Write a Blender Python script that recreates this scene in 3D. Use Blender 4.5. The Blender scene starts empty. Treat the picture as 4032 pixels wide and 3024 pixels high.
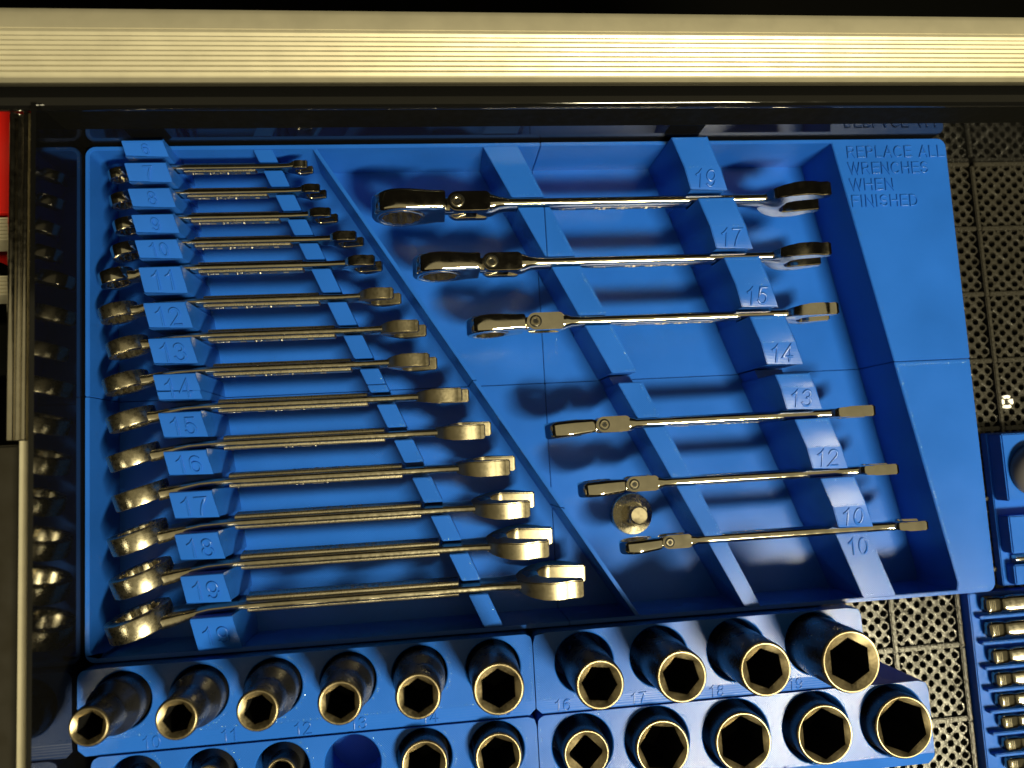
import bpy, bmesh, math, random
from mathutils import Matrix, Vector
random.seed(7)
SC = bpy.context.scene
COL = SC.collection
MM = 0.001
R = math.radians
# ------------------------------------------------------------------ camera
cd = bpy.data.cameras.new('camera')
cam = bpy.data.objects.new('camera', cd); COL.objects.link(cam)
cam.location = (0.17134, -0.16895, 0.425)
cam.rotation_euler = (R(5.807), R(-5.854), R(-3.143))
cd.sensor_width = 36; cd.lens = 26; cd.clip_start = 0.005; cd.clip_end = 50
cd.dof.use_dof = True; cd.dof.focus_distance = 0.387; cd.dof.aperture_fstop = 6.0
SC.camera = cam
# ------------------------------------------------------------------ world, lamps, exposure
W = bpy.data.worlds.new('World'); SC.world = W; W.use_nodes = True
bg = W.node_tree.nodes['Background']
bg.inputs[0].default_value = (1.0, 0.85, 0.55, 1); bg.inputs[1].default_value = 0.006
WARM = (1.0, 0.89, 0.56)
def lamp(name, loc, target, sx, sy, power, color=WARM):
    l = bpy.data.lights.new(name, 'AREA'); l.shape = 'RECTANGLE'; l.size = sx; l.size_y = sy
    l.energy = power; l.color = color
    o = bpy.data.objects.new(name, l); COL.objects.link(o); o.location = loc
    d = Vector(target) - Vector(loc)
    o.rotation_euler = d.to_track_quat('-Z', 'Y').to_euler()
    return o
lamp('shop_lamp', (0.76, -0.92, 1.30), (0.24, -0.13, 0.0), 0.46, 0.14, 50)
lamp('ceiling_bounce', (0.30, -0.80, 2.1), (0.30, -0.80, 0.0), 9.0, 2.4, 19.0, (1.0, 0.85, 0.46))
SC.view_settings.view_transform = 'Standard'; SC.view_settings.look = 'None'
SC.view_settings.exposure = 0; SC.view_settings.gamma = 1
SC.render.engine = 'CYCLES'
SC.render.resolution_x = 1024; SC.render.resolution_y = 768

# ------------------------------------------------------------------ materials
def material(name, base, rough=0.5, metal=0.0, spec=0.5):
    m = bpy.data.materials.new(name); m.use_nodes = True
    b = m.node_tree.nodes['Principled BSDF']
    b.inputs['Base Color'].default_value = (*base, 1); b.inputs['Roughness'].default_value = rough
    b.inputs['Metallic'].default_value = metal; b.inputs['Specular IOR Level'].default_value = spec
    return m, m.node_tree, b
def N(nt, t, **kw):
    n = nt.nodes.new(t)
    for k, v in kw.items():
        if k in n.inputs.keys(): n.inputs[k].default_value = v
        else: setattr(n, k, v)
    return n
def ramp(nt, src, a, b, ca, cb):
    r = nt.nodes.new('ShaderNodeMapRange'); r.clamp = True
    r.inputs['From Min'].default_value = a; r.inputs['From Max'].default_value = b
    r.inputs['To Min'].default_value = ca; r.inputs['To Max'].default_value = cb
    nt.links.new(src, r.inputs['Value']); return r.outputs['Result']
def math_n(nt, op, a, b=None):
    n = nt.nodes.new('ShaderNodeMath'); n.operation = op
    for i, v in enumerate((a, b)):
        if v is None: continue
        if isinstance(v, (int, float)): n.inputs[i].default_value = v
        else: nt.links.new(v, n.inputs[i])
    return n.outputs[0]

def printed_plastic(name, base, flip=1.0):
    """3D printed plastic: layer lines up the sides, diagonal raster on flat faces"""
    m, nt, b = material(name, base, 0.38, 0, 0.28)
    geo = N(nt, 'ShaderNodeNewGeometry')
    sp = N(nt, 'ShaderNodeSeparateXYZ'); nt.links.new(geo.outputs['Position'], sp.inputs[0])
    sn = N(nt, 'ShaderNodeSeparateXYZ'); nt.links.new(geo.outputs['True Normal'], sn.inputs[0])
    x, y, z = sp.outputs
    d1 = math_n(nt, 'ADD', x, math_n(nt, 'MULTIPLY', y, flip))
    hatch = math_n(nt, 'SINE', math_n(nt, 'MULTIPLY', d1, 2*math.pi/0.0011))
    d2 = math_n(nt, 'SUBTRACT', x, math_n(nt, 'MULTIPLY', y, flip))
    hatch2 = math_n(nt, 'SINE', math_n(nt, 'MULTIPLY', d2, 2*math.pi/0.0013))
    hatch = math_n(nt, 'ADD', hatch, math_n(nt, 'MULTIPLY', hatch2, 0.35))
    layer = math_n(nt, 'MULTIPLY', math_n(nt, 'SINE', math_n(nt, 'MULTIPLY', z, 2*math.pi/0.00024)), 0.4)
    flat = ramp(nt, sn.outputs[2], 0.985, 0.997, 0, 1)
    noise = N(nt, 'ShaderNodeTexNoise', Scale=420.0, Detail=3.0)
    nt.links.new(geo.outputs['Position'], noise.inputs['Vector'])
    mix = N(nt, 'ShaderNodeMix'); mix.data_type = 'FLOAT'
    nt.links.new(flat, mix.inputs['Factor']); nt.links.new(layer, mix.inputs[2]); nt.links.new(hatch, mix.inputs[3])
    h = math_n(nt, 'ADD', math_n(nt, 'MULTIPLY', mix.outputs[0], 0.00002), math_n(nt, 'MULTIPLY', noise.outputs[0], 0.00003))
    bump = N(nt, 'ShaderNodeBump', Strength=1.0, Distance=1.0)
    nt.links.new(h, bump.inputs['Height']); nt.links.new(bump.outputs[0], b.inputs['Normal'])
    big = N(nt, 'ShaderNodeTexNoise', Scale=22.0, Detail=4.0)
    nt.links.new(geo.outputs['Position'], big.inputs['Vector'])
    nt.links.new(ramp(nt, big.outputs[0], 0.3, 0.7, 0.17, 0.27), b.inputs['Roughness'])
    hs = N(nt, 'ShaderNodeHueSaturation'); hs.inputs['Color'].default_value = (*base, 1)
    nt.links.new(ramp(nt, big.outputs[0], 0.3, 0.7, 0.9, 1.1), hs.inputs['Value'])
    nt.links.new(hs.outputs[0], b.inputs['Base Color'])
    return m
BLUE = printed_plastic('blue_printed_plastic', (0.013, 0.100, 0.49))

BEAD, _nt, _b = material('glossy_plastic_beads', (0.02, 0.13, 0.55), 0.07, 0, 0.9)
_nz = N(_nt, 'ShaderNodeTexNoise', Scale=2500.0); _nt.links.new(ramp(_nt, _nz.outputs[0], 0.3, 0.7, 0.04, 0.14), _b.inputs['Roughness'])
def metal(name, base, r0, r1, nscale=260, bump=0.00003, spots=0.0):
    m, nt, b = material(name, base, r0, 1.0)
    tc = N(nt, 'ShaderNodeTexCoord')
    n = N(nt, 'ShaderNodeTexNoise', Scale=nscale, Detail=4.0)
    nt.links.new(tc.outputs['Object'], n.inputs['Vector'])
    nt.links.new(ramp(nt, n.outputs[0], 0.3, 0.7, r0, r1), b.inputs['Roughness'])
    if bump:
        bp = N(nt, 'ShaderNodeBump', Strength=0.6, Distance=1.0)
        nt.links.new(math_n(nt, 'MULTIPLY', n.outputs[0], bump), bp.inputs['Height'])
        nt.links.new(bp.outputs[0], b.inputs['Normal'])
    n2 = N(nt, 'ShaderNodeTexNoise', Scale=90.0, Detail=5.0)
    nt.links.new(tc.outputs['Object'], n2.inputs['Vector'])
    hs = N(nt, 'ShaderNodeHueSaturation'); hs.inputs['Color'].default_value = (*base, 1)
    nt.links.new(ramp(nt, n2.outputs[0], 0.25, 0.6, 1.0 - spots, 1.0), hs.inputs['Value'])
    nt.links.new(hs.outputs[0], b.inputs['Base Color'])
    return m
STEEL = metal('satin_chrome_steel', (0.60, 0.55, 0.43), 0.17, 0.27, 500, 0.0, 0.25)
POLISH = metal('bright_plated_steel', (0.66, 0.62, 0.52), 0.09, 0.17, 400, 0.0, 0.2)
SATIN = metal('brushed_steel', (0.50, 0.455, 0.34), 0.22, 0.33, 600, 0.0, 0.35)
JAW = metal('ground_jaw_steel', (0.30, 0.265, 0.185), 0.32, 0.44, 700, 0.0, 0.35)
GRAIN = metal('grained_steel', (0.55, 0.50, 0.38), 0.24, 0.38, 1600, 0.00002, 0.2)
CHROME = metal('polished_chrome', (0.74, 0.70, 0.60), 0.05, 0.13, 200, 0.00001, 0.2)
ALU = metal('ridged_aluminium', (0.52, 0.48, 0.36), 0.42, 0.52, 60, 0.0, 0.10)
_p = ALU.node_tree.nodes['Principled BSDF']; _p.inputs['Metallic'].default_value = 0.45
_p.inputs['Coat Weight'].default_value = 0.07; _p.inputs['Coat Roughness'].default_value = 0.10
DIM = metal('dark_reflection_chrome', (0.30, 0.28, 0.23), 0.10, 0.2, 400, 0.0, 0.4)  # chrome with its dark reflections put into the base colour
ETCH = metal('etched_lettering', (0.34, 0.33, 0.30), 0.3, 0.45, 500, 0.0, 0.2)
WORN = metal('worn_socket_nose', (0.36, 0.30, 0.19), 0.30, 0.45, 900, 0.00003, 0.35)
def coated(name, base, r0, r1, scale, spec=0.5, bump=0.0):
    m, nt, b = material(name, base, r0, 0, spec)
    tc = N(nt, 'ShaderNodeTexCoord'); n = N(nt, 'ShaderNodeTexNoise', Scale=scale, Detail=5.0)
    nt.links.new(tc.outputs['Object'], n.inputs['Vector'])
    nt.links.new(ramp(nt, n.outputs[0], 0.3, 0.7, r0, r1), b.inputs['Roughness'])
    if bump:
        bp = N(nt, 'ShaderNodeBump', Strength=0.7, Distance=1.0)
        nt.links.new(math_n(nt, 'MULTIPLY', n.outputs[0], bump), bp.inputs['Height'])
        nt.links.new(bp.outputs[0], b.inputs['Normal'])
    return m
GLOSS = coated('gloss_black_paint', (0.004, 0.004, 0.004), 0.03, 0.10, 60)
MATTE = coated('matte_black_paint', (0.003, 0.003, 0.0025), 0.6, 0.8, 200, 0.05)
OXIDE = coated('black_oxide_steel', (0.012, 0.012, 0.013), 0.22, 0.38, 220, 0.7, 0.00002)
BORE = coated('black_bore', (0.004, 0.004, 0.004), 0.5, 0.7, 200, 0.3)
LINER = coated('black_liner_plastic', (0.020, 0.018, 0.014), 0.24, 0.42, 900, 0.8, 0.0004)
RED = coated('red_paint', (0.55, 0.012, 0.008), 0.25, 0.4, 40)
PANEL = coated('brown_grey_panel', (0.010, 0.008, 0.004), 0.4, 0.6, 90)
GREY = coated('grey_rubber', (0.10, 0.095, 0.10), 0.45, 0.6, 120)
GLOW, _nt, _b = material('emissive_ring', (0.9, 0.85, 0.7), 0.5)
_b.inputs['Emission Color'].default_value = (1.0, 0.88, 0.62, 1); _b.inputs['Emission Strength'].default_value = 1.2  # emission put in to brighten the ring segments

# ------------------------------------------------------------------ helpers (all shapes in millimetres)
def obj(name, bm, mat, parent=None, smooth=30):
    me = bpy.data.meshes.new(name); 
    bmesh.ops.recalc_face_normals(bm, faces=bm.faces)
    for v in bm.verts: v.co *= MM
    bm.to_mesh(me); bm.free()
    me.materials.append(mat)
    if smooth:
        me.shade_smooth(); me.set_sharp_from_angle(angle=R(smooth))
    o = bpy.data.objects.new(name, me); COL.objects.link(o)
    if parent: o.parent = parent
    return o
def thing(name, label, cat, group=None, loc=(0, 0, 0), rz=0):
    o = bpy.data.objects.new(name, None); COL.objects.link(o); o.empty_display_size = 0.01
    o.location = Vector(loc)*MM; o.rotation_euler = (0, 0, rz)
    o['label'] = label; o['category'] = cat
    if group: o['group'] = group
    return o
def tag(o, label, cat, group=None):
    o['label'] = label; o['category'] = cat
    if group: o['group'] = group
    return o
def prism(poly, z0, z1, bevel=0.0, bm=None, ztop=None, seg=2):
    """poly: xy list; ztop(x,y): optional top height"""
    own = bm is None; bm = bm or bmesh.new()
    a = [bm.verts.new((x, y, z0)) for x, y in poly]
    b = [bm.verts.new((x, y, ztop(x, y) if ztop else z1)) for x, y in poly]
    n = len(poly)
    bm.faces.new(a[::-1]); top = bm.faces.new(b)
    for i in range(n): bm.faces.new((a[i], a[(i+1) % n], b[(i+1) % n], b[i]))
    if bevel:
        bm.normal_update()
        es = [e for e in bm.edges if len(e.link_faces) == 2 and e.calc_face_angle(0) > R(25) and min(v.co.z for v in e.verts) > z0 + 0.1 or
              (e.verts[0].co.z != e.verts[1].co.z and e.calc_face_angle(0) > R(25))]
        bmesh.ops.bevel(bm, geom=es, offset=bevel, segments=seg, affect='EDGES', clamp_overlap=True)
    return bm
def box(x0, x1, y0, y1, z0, z1, bevel=0.0):
    return prism([(x0, y0), (x1, y0), (x1, y1), (x0, y1)], z0, z1, bevel)
def lathe(bm, prof, n=40, axis='z', c=(0, 0, 0), cap0=True, cap1=True, rfun=None):
    rings = []
    for j, (r, z) in enumerate(prof):
        ring = []
        for i in range(n):
            t = 2*math.pi*i/n; rr = r(t) if callable(r) else r
            p = (rr*math.cos(t), rr*math.sin(t), z)
            if axis == 'y': p = (p[0], z, p[1])
            if axis == 'x': p = (z, p[0], p[1])
            ring.append(bm.verts.new((p[0]+c[0], p[1]+c[1], p[2]+c[2])))
        rings.append(ring)
    for a, b in zip(rings, rings[1:]):
        for i in range(n): bm.faces.new((a[i], a[(i+1) % n], b[(i+1) % n], b[i]))
    if cap0: bm.faces.new(rings[0][::-1])
    if cap1: bm.faces.new(rings[-1])
    return rings
def loft(bm, st, n=20, p=4.0):
    """stations (x, y, z, height, thickness); superellipse sections across z (height) and y (thickness)"""
    rings = []
    for x, y, z, h, t in st:
        ring = []
        for i in range(n):
            a = 2*math.pi*(i+0.5)/n; c, s = math.cos(a), math.sin(a)
            u = math.copysign(abs(c)**(2/p), c); v = math.copysign(abs(s)**(2/p), s)
            ring.append(bm.verts.new((x, y + u*t/2, z + v*h/2)))
        rings.append(ring)
    for a, b in zip(rings, rings[1:]):
        for i in range(n): bm.faces.new((a[i], a[(i+1) % n], b[(i+1) % n], b[i]))
    bm.faces.new(rings[0][::-1]); bm.faces.new(rings[-1])
def extrude_profile(pts, a0, a1, axis='x'):
    """closed profile; along x: pts are (y,z); along y: pts are (x,z)"""
    bm = bmesh.new()
    mk = (lambda a, p: (a, p[0], p[1])) if axis == 'x' else (lambda a, p: (p[0], a, p[1]))
    A = [bm.verts.new(mk(a0, p)) for p in pts]; B = [bm.verts.new(mk(a1, p)) for p in pts]
    n = len(pts)
    for i in range(n): bm.faces.new((A[i], A[(i+1) % n], B[(i+1) % n], B[i]))
    bm.faces.new(A[::-1]); bm.faces.new(B)
    return bm
def arc(cx, cy, rx, ry, a0, a1, n=10): return [(cx + rx*math.cos(R(a0 + (a1-a0)*i/n)), cy + ry*math.sin(R(a0 + (a1-a0)*i/n))) for i in range(n+1)]
GLYPH = {  # strokes on a grid one unit high
 '0': (0.62, [arc(0.31, 0.5, 0.27, 0.5, 0, 360, 20)]), '1': (0.46, [[(0.06, 0.74), (0.22, 0.84), (0.32, 1.0), (0.32, 0.0)]]),
 '2': (0.62, [arc(0.31, 0.72, 0.26, 0.28, 170, -30, 9) + [(0.04, 0.0), (0.60, 0.0)]]),
 '3': (0.62, [arc(0.29, 0.755, 0.24, 0.245, 165, -75, 9), arc(0.29, 0.27, 0.28, 0.27, 85, -165, 10)]),
 '4': (0.64, [[(0.62, 0.27), (0.03, 0.27), (0.46, 1.0), (0.46, 0.0)]]),
 '5': (0.62, [[(0.55, 1.0), (0.14, 1.0), (0.08, 0.5)] + arc(0.30, 0.33, 0.27, 0.33, 135, -155, 11)]),
 '6': (0.62, [arc(0.34, 0.62, 0.29, 0.38, 45, 180, 7)[:-1] + [(0.05, 0.55), (0.05, 0.33)], arc(0.32, 0.32, 0.27, 0.32, 180, -180, 16)]),
 '7': (0.60, [[(0.03, 1.0), (0.57, 1.0), (0.36, 0.6), (0.25, 0.25), (0.22, 0.0)]]),
 '8': (0.62, [arc(0.31, 0.76, 0.22, 0.24, 90, 450, 14), arc(0.31, 0.26, 0.27, 0.26, 90, 450, 16)]),
 '9': (0.62, [arc(0.29, 0.68, 0.26, 0.32, 0, 360, 16), arc(0.28, 0.38, 0.28, 0.38, 0, -140, 8)]),
 'A': (0.72, [[(0.02, 0), (0.36, 1), (0.70, 0)], [(0.14, 0.34), (0.58, 0.34)]]), 'C': (0.74, [arc(0.40, 0.5, 0.36, 0.5, 50, 310, 14)]),
 'D': (0.72, [[(0.06, 0), (0.06, 1), (0.34, 1)] + arc(0.34, 0.5, 0.34, 0.5, 80, -80, 10) + [(0.34, 0), (0.06, 0)]]), 'E': (0.62, [[(0.60, 1), (0.06, 1), (0.06, 0), (0.60, 0)], [(0.06, 0.53), (0.54, 0.53)]]),
 'F': (0.58, [[(0.58, 1), (0.06, 1), (0.06, 0)], [(0.06, 0.52), (0.50, 0.52)]]), 'G': (0.78, [arc(0.41, 0.5, 0.37, 0.5, 50, 320, 14) + [(0.74, 0.48), (0.44, 0.48)]]),
 'H': (0.72, [[(0.06, 0), (0.06, 1)], [(0.66, 0), (0.66, 1)], [(0.06, 0.52), (0.66, 0.52)]]), 'I': (0.20, [[(0.10, 0), (0.10, 1)]]),
 'L': (0.56, [[(0.06, 1), (0.06, 0), (0.56, 0)]]), 'M': (0.84, [[(0.06, 0), (0.06, 1), (0.42, 0.05), (0.78, 1), (0.78, 0)]]), 'N': (0.72, [[(0.06, 0), (0.06, 1), (0.66, 0), (0.66, 1)]]),
 'P': (0.64, [[(0.06, 0), (0.06, 1), (0.36, 1)] + arc(0.36, 0.73, 0.24, 0.27, 75, -75, 7) + [(0.36, 0.46), (0.06, 0.46)]]),
 'R': (0.70, [[(0.06, 0), (0.06, 1), (0.38, 1)] + arc(0.38, 0.74, 0.24, 0.26, 75, -75, 7) + [(0.38, 0.48), (0.06, 0.48)], [(0.40, 0.48), (0.68, 0)]]),
 'S': (0.66, [arc(0.33, 0.75, 0.26, 0.25, 30, 255, 9) + arc(0.33, 0.26, 0.28, 0.26, 75, -155, 10)]), 'T': (0.64, [[(0.0, 1), (0.64, 1)], [(0.32, 1), (0.32, 0)]]),
 'W': (0.98, [[(0.0, 1), (0.25, 0), (0.49, 1), (0.73, 0), (0.98, 1)]]), 'X': (0.68, [[(0.02, 0), (0.66, 1)], [(0.02, 1), (0.66, 0)]]),
 'm': (0.86, [[(0.06, 0), (0.06, 0.66), (0.30, 0.70), (0.42, 0.56), (0.42, 0)], [(0.42, 0.56), (0.56, 0.70), (0.70, 0.68), (0.78, 0.54), (0.78, 0)]]), '=': (0.9, [[(0, 0.32), (0.9, 0.32)], [(0, 0.72), (0.9, 0.72)]]), ' ': (0.34, [])}
def text_mesh(name, s, cap, mat, parent, matrix, depth=0.4, spacing=1.0, align='CENTER', shear=0.0, width=0.15, fit=None):
    """raised lettering made of ridged strokes; cap = letter height in mm, depth = how far it stands out"""
    gap = 0.20*spacing; x = 0; strokes = []
    for ch in s:
        w, st = GLYPH[ch]
        for l in st: strokes.append([(x + px_, py) for px_, py in l])
        x += w + gap
    tot = x - gap; kx = cap if fit is None else fit/tot
    ox = -tot/2 if align == 'CENTER' else 0
    bm = bmesh.new(); hw = width*cap/2
    for si, l in enumerate(strokes):
        p = [Vector(((a + ox)*kx + shear*(b - 0.5)*cap, (b - 0.5)*cap)) for a, b in l]
        n = len(p); d_ = depth*(1 + 0.03*(si % 5)); rows = []
        closed = (p[0] - p[-1]).length < 1e-4
        for i in range(n):
            if closed: t0 = (p[i] - p[i-1 if i else n-2]).normalized(); t1 = (p[(i+1) if i < n-1 else 1] - p[i]).normalized()
            else:
                t0 = (p[i] - p[i-1]).normalized() if i else (p[1] - p[0]).normalized()
                t1 = (p[i+1] - p[i]).normalized() if i < n-1 else t0
            t = (t0 + t1); t = t.normalized() if t.length > 1e-3 else t1
            nr = Vector((-t.y, t.x)); k = min(1/max(0.35, nr.dot(Vector((-t1.y, t1.x)))), 1.9)
            e = (t*hw*0.8 if i == n-1 else -t*hw*0.8) if (i in (0, n-1) and not closed) else Vector((0, 0))
            row = []
            for f, z in ((1.0, -0.15), (0.86, d_*0.75), (0.55, d_), (-0.55, d_), (-0.86, d_*0.75), (-1.0, -0.15)):
                q = p[i] + e + nr*hw*k*f; row.append(bm.verts.new((q.x, q.y, z)))
            rows.append(row)
        for a, b in zip(rows, rows[1:]):
            for i in range(5): bm.faces.new((a[i], a[i+1], b[i+1], b[i]))
        if not closed: bm.faces.new(rows[0]); bm.faces.new(rows[-1][::-1])
    me = bpy.data.meshes.new(name)
    for v in bm.verts: v.co *= MM
    bmesh.ops.recalc_face_normals(bm, faces=bm.faces)
    bm.to_mesh(me); bm.free(); me.transform(matrix); me.materials.append(mat)
    me.shade_smooth(); me.set_sharp_from_angle(angle=R(50))
    o = bpy.data.objects.new(name, me); COL.objects.link(o); o.parent = parent
    return o
def at(x, y, z): return Matrix.Translation(Vector((x, y, z))*MM)

# ------------------------------------------------------------------ the drawer
drawer = thing('open_drawer', 'open tool chest drawer with gloss black walls and ridged aluminium handle', 'drawer')
obj('drawer_floor', box(-3, 660, -440, 5, -6, -3.5), MATTE, drawer, 0)
obj('front_wall', box(-3, 660, 1.3, 7, -3.4, 58), GLOSS, drawer, 0)
obj('front_lip', box(-1, 660, 0.9, 7, 58.1, 77), MATTE, drawer, 0)
cap = [(0.9, 77.1), (0.2, 78.2), (0.0, 79.5), (0.5, 81), (1.7, 82.0), (3.2, 82.5), (6, 82.9), (9.5, 82.8), (11.4, 82.2), (12.4, 81.0), (13, 79.5), (16, 79.0), (16, 77.1)]
obj('top_cap', extrude_profile(cap, -30, 660), GLOSS, drawer, 50)
obj('side_wall', box(-3.2, -1, -440, 1.2, -3.4, 85), GLOSS, drawer, 0)
obj('wall_flange', box(-4.8, -3.25, -440, 0.0, 60, 80.5, 0.3), ALU, drawer)
# ridged aluminium handle
prof = [(13.4, 70), (13.4, 84.2)]
def arch(y): return 85.2 + 2.6*(1 - ((y - 30)/17.5)**2)
y = 14.0; prof.append((13.8, 84.9))
while y < 32.5:
    zt = arch(y + 0.7)
    prof += [(y, zt-0.75), (y+0.95, zt-0.1), (y+1.15, zt), (y+1.45, zt), (y+1.6, zt-0.2), (y+1.75, zt-0.9), (y+2.2, zt-0.9)]
    y += 2.3
prof += [(33.6, arch(33.6)), (34.8, arch(34.8)), (34.9, arch(34.8)-0.4), (35.4, arch(35.4)-0.4), (35.6, arch(35.6))]
prof += [(yy, arch(yy)) for yy in (37, 39, 41, 43, 44.5)] + [(46.2, arch(45)-0.8), (47.2, 83.5), (47.4, 81), (47.4, 70)]
obj('handle', extrude_profile(prof, -120, 660), ALU, drawer, 25)
# drawer slide at the left
slide = thing('drawer_slide', 'chrome ball bearing drawer slide along the black side wall', 'slide')
sp = [(-16.2, 66), (-16.2, 77), (-15.6, 79), (-14.6, 80.0), (-13.4, 79.7), (-12.5, 78.4), (-11.8, 77.4), (-10.6, 77.4), (-9.9, 78.4), (-9.2, 79.8), (-8.2, 80.3), (-7.0, 79.6), (-6.4, 78), (-6.3, 66)]
obj('outer_rail', extrude_profile(sp, -0.5, -150.5, 'y'), POLISH, slide, 60)
bm = bmesh.new()
obj('inner_rail', extrude_profile([(-10.8, 64), (-10.8, 77.5), (-10.4, 78), (-9.2, 78), (-8.9, 77.5), (-8.9, 70), (-6.4, 70), (-6.4, 64)], -151, -440, 'y'), ALU, slide, 40)
obj('ball_cage', box(-6.1, -5.0, -118, -0.5, 66, 77.5, 0.25), STEEL, slide)
for i in range(16):
    bm = bmesh.new(); bmesh.ops.create_icosphere(bm, subdivisions=2, radius=1.25, matrix=Matrix.Translation((-5.6, -5 - 7.2*i, 77.4)))
    obj('bearing_ball', bm, CHROME, slide, 60)
# neighbouring cabinet seen in the gap left of the slide
cab = thing('red_cabinet', 'red tool cabinet with ridged silver drawer pulls beyond the slide', 'cabinet')
obj('drawer_front', box(-90, -20, -34, 40, -60, 40, 1), RED, cab)
obj('drawer_front', box(-90, -20, -112, -84, -60, 10, 1), MATTE, cab)
for y0, y1 in ((-48, -36), (-76, -66)):
    p = [(y0, 20), (y0, 38)]
    yy = y0
    while yy < y1 - 1.0: p += [(yy+0.2, 39), (yy+1.1, 39), (yy+1.2, 38.2), (yy+1.7, 38.2)]; yy += 1.9
    p += [(y1, 38.5), (y1, 20)]
    obj('drawer_pull', extrude_profile(p, -90, -20), ALU, cab, 25)
obj('side_panel', box(-90, -12.5, -440, -152, -20, 66, 1), PANEL, cab)

# ------------------------------------------------------------------ drawer liner: ribbed perforated tiles
liner = thing('drawer_liner', 'black perforated plastic liner tiles with raised ribs on the drawer floor', 'liner')
P = 42.25; X0 = 435.6
def liner_mesh():
    bm = bmesh.new(); a, b = 4.15, 3.75; rr = 2.15
    zt, zb = -0.6, -3.3
    nx, ny = 9, 11
    for j in range(-6, 7):
        for i in range(-5, 6):
            cx = i*a; cy = j*b
            if (i + j) % 2: continue
            if abs(cx) > P/2 - 4.2 or abs(cy) > P/2 - 2.2: continue
            dm = []; oc = []
            for k in range(8):
                t = k*math.pi/4
                c, s = math.cos(t), math.sin(t)
                d = 1/(abs(c)/a + abs(s)/b)
                dm.append(bm.verts.new((cx + c*d, cy + s*d, zt)))
                jr = rr*random.uniform(0.94, 1.06)
                oc.append((bm.verts.new((cx + c*jr, cy + s*jr, zt + random.uniform(-0.25, 0.2))), bm.verts.new((cx + c*rr, cy + s*rr, zb))))
            for k in range(8):
                l = (k+1) % 8
                bm.faces.new((dm[k], dm[l], oc[l][0], oc[k][0])); bm.faces.new((oc[k][0], oc[l][0], oc[l][1], oc[k][1]))
    return bm
tile0 = None
rib_x = rib_y = None
for ix in range(-1, 4):
    for iy in range(0, 10):
        cx = X0 + P*(ix + 0.5); cy = -P*(iy + 0.5) + (P if iy == 0 and False else 0)
        if cx < 480 and cy > -225: continue
        if cx < 400 and cy > -300: continue
        if tile0 is None:
            tile0 = obj('liner_tile', liner_mesh(), LINER, liner, 40); t = tile0
            rib_x = obj('rib', box(-P/2 + 1.6, P/2 - 1.6, -1.4, 1.4, -3.3, 1.2, 0.5), LINER, liner)
            rib_y = obj('rib', box(-1.4, 1.4, -P/2 - 1.4, P/2 + 1.4 - 2.9, -3.3, 1.6, 0.5), LINER, liner)
            rx, ry = rib_x, rib_y
        else:
            t = tile0.copy(); rx = rib_x.copy(); ry = rib_y.copy()
            for o in (t, rx, ry): COL.objects.link(o); o.parent = liner
        t.location = (cx*MM, cy*MM, 0); rx.location = (cx*MM, (cy + P/2)*MM, 0); ry.location = ((cx - P/2)*MM, cy*MM, 0)
ring = thing('glowing_ring', 'small bright four-segment ring made to glow on the dark liner', 'glowing mark', loc=(526, -152.8, 0.0))  # bright mark of unknown source, its glow put in as emission
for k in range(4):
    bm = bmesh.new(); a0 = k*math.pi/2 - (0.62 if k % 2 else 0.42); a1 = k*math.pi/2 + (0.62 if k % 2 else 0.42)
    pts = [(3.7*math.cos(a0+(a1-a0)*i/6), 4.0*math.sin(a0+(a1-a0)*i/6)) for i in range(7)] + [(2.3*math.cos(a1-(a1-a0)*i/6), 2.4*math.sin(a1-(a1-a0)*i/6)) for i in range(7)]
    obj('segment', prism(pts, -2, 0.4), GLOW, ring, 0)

# ------------------------------------------------------------------ the wrench tray (four printed pieces)
tray = thing('wrench_tray', 'large blue printed tray holding two sets of wrenches upright in numbered slots', 'tray')
TW, TL = 473.0, 257.4; SX, SY = 235.7, -128.8; G = 0.16; FZ = 5.0; RZ = 40.0; T = 2.1
def corner(cx, cy, r, a0, n=5): return [(cx + r*math.cos(a0 + i*math.pi/2/n), cy + r*math.sin(a0 + i*math.pi/2/n)) for i in range(n+1)]
rr = 5.0
# floors
obj('floor_panel', prism([(0, SY+G)] + [(SX-G, SY+G), (SX-G, 0)] + corner(rr, -rr, rr, math.pi/2), 0, FZ, 0.25), BLUE, tray)
obj('floor_panel', prism([(SX+G, SY+G), (TW, SY+G)] + corner(TW-rr, -rr, rr, 0) + [(SX+G, 0)], 0, FZ, 0.25), BLUE, tray)
obj('floor_panel', prism([(SX-G, SY-G), (0, SY-G)] + corner(rr, -TL+rr, rr, math.pi) + [(SX-G, -TL)], 0, FZ, 0.25), BLUE, tray)
obj('floor_panel', prism([(TW, SY-G), (SX+G, SY-G), (SX+G, -TL)] + corner(TW-rr, -TL+rr, rr, -math.pi/2), 0, FZ, 0.25), BLUE, tray)
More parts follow.
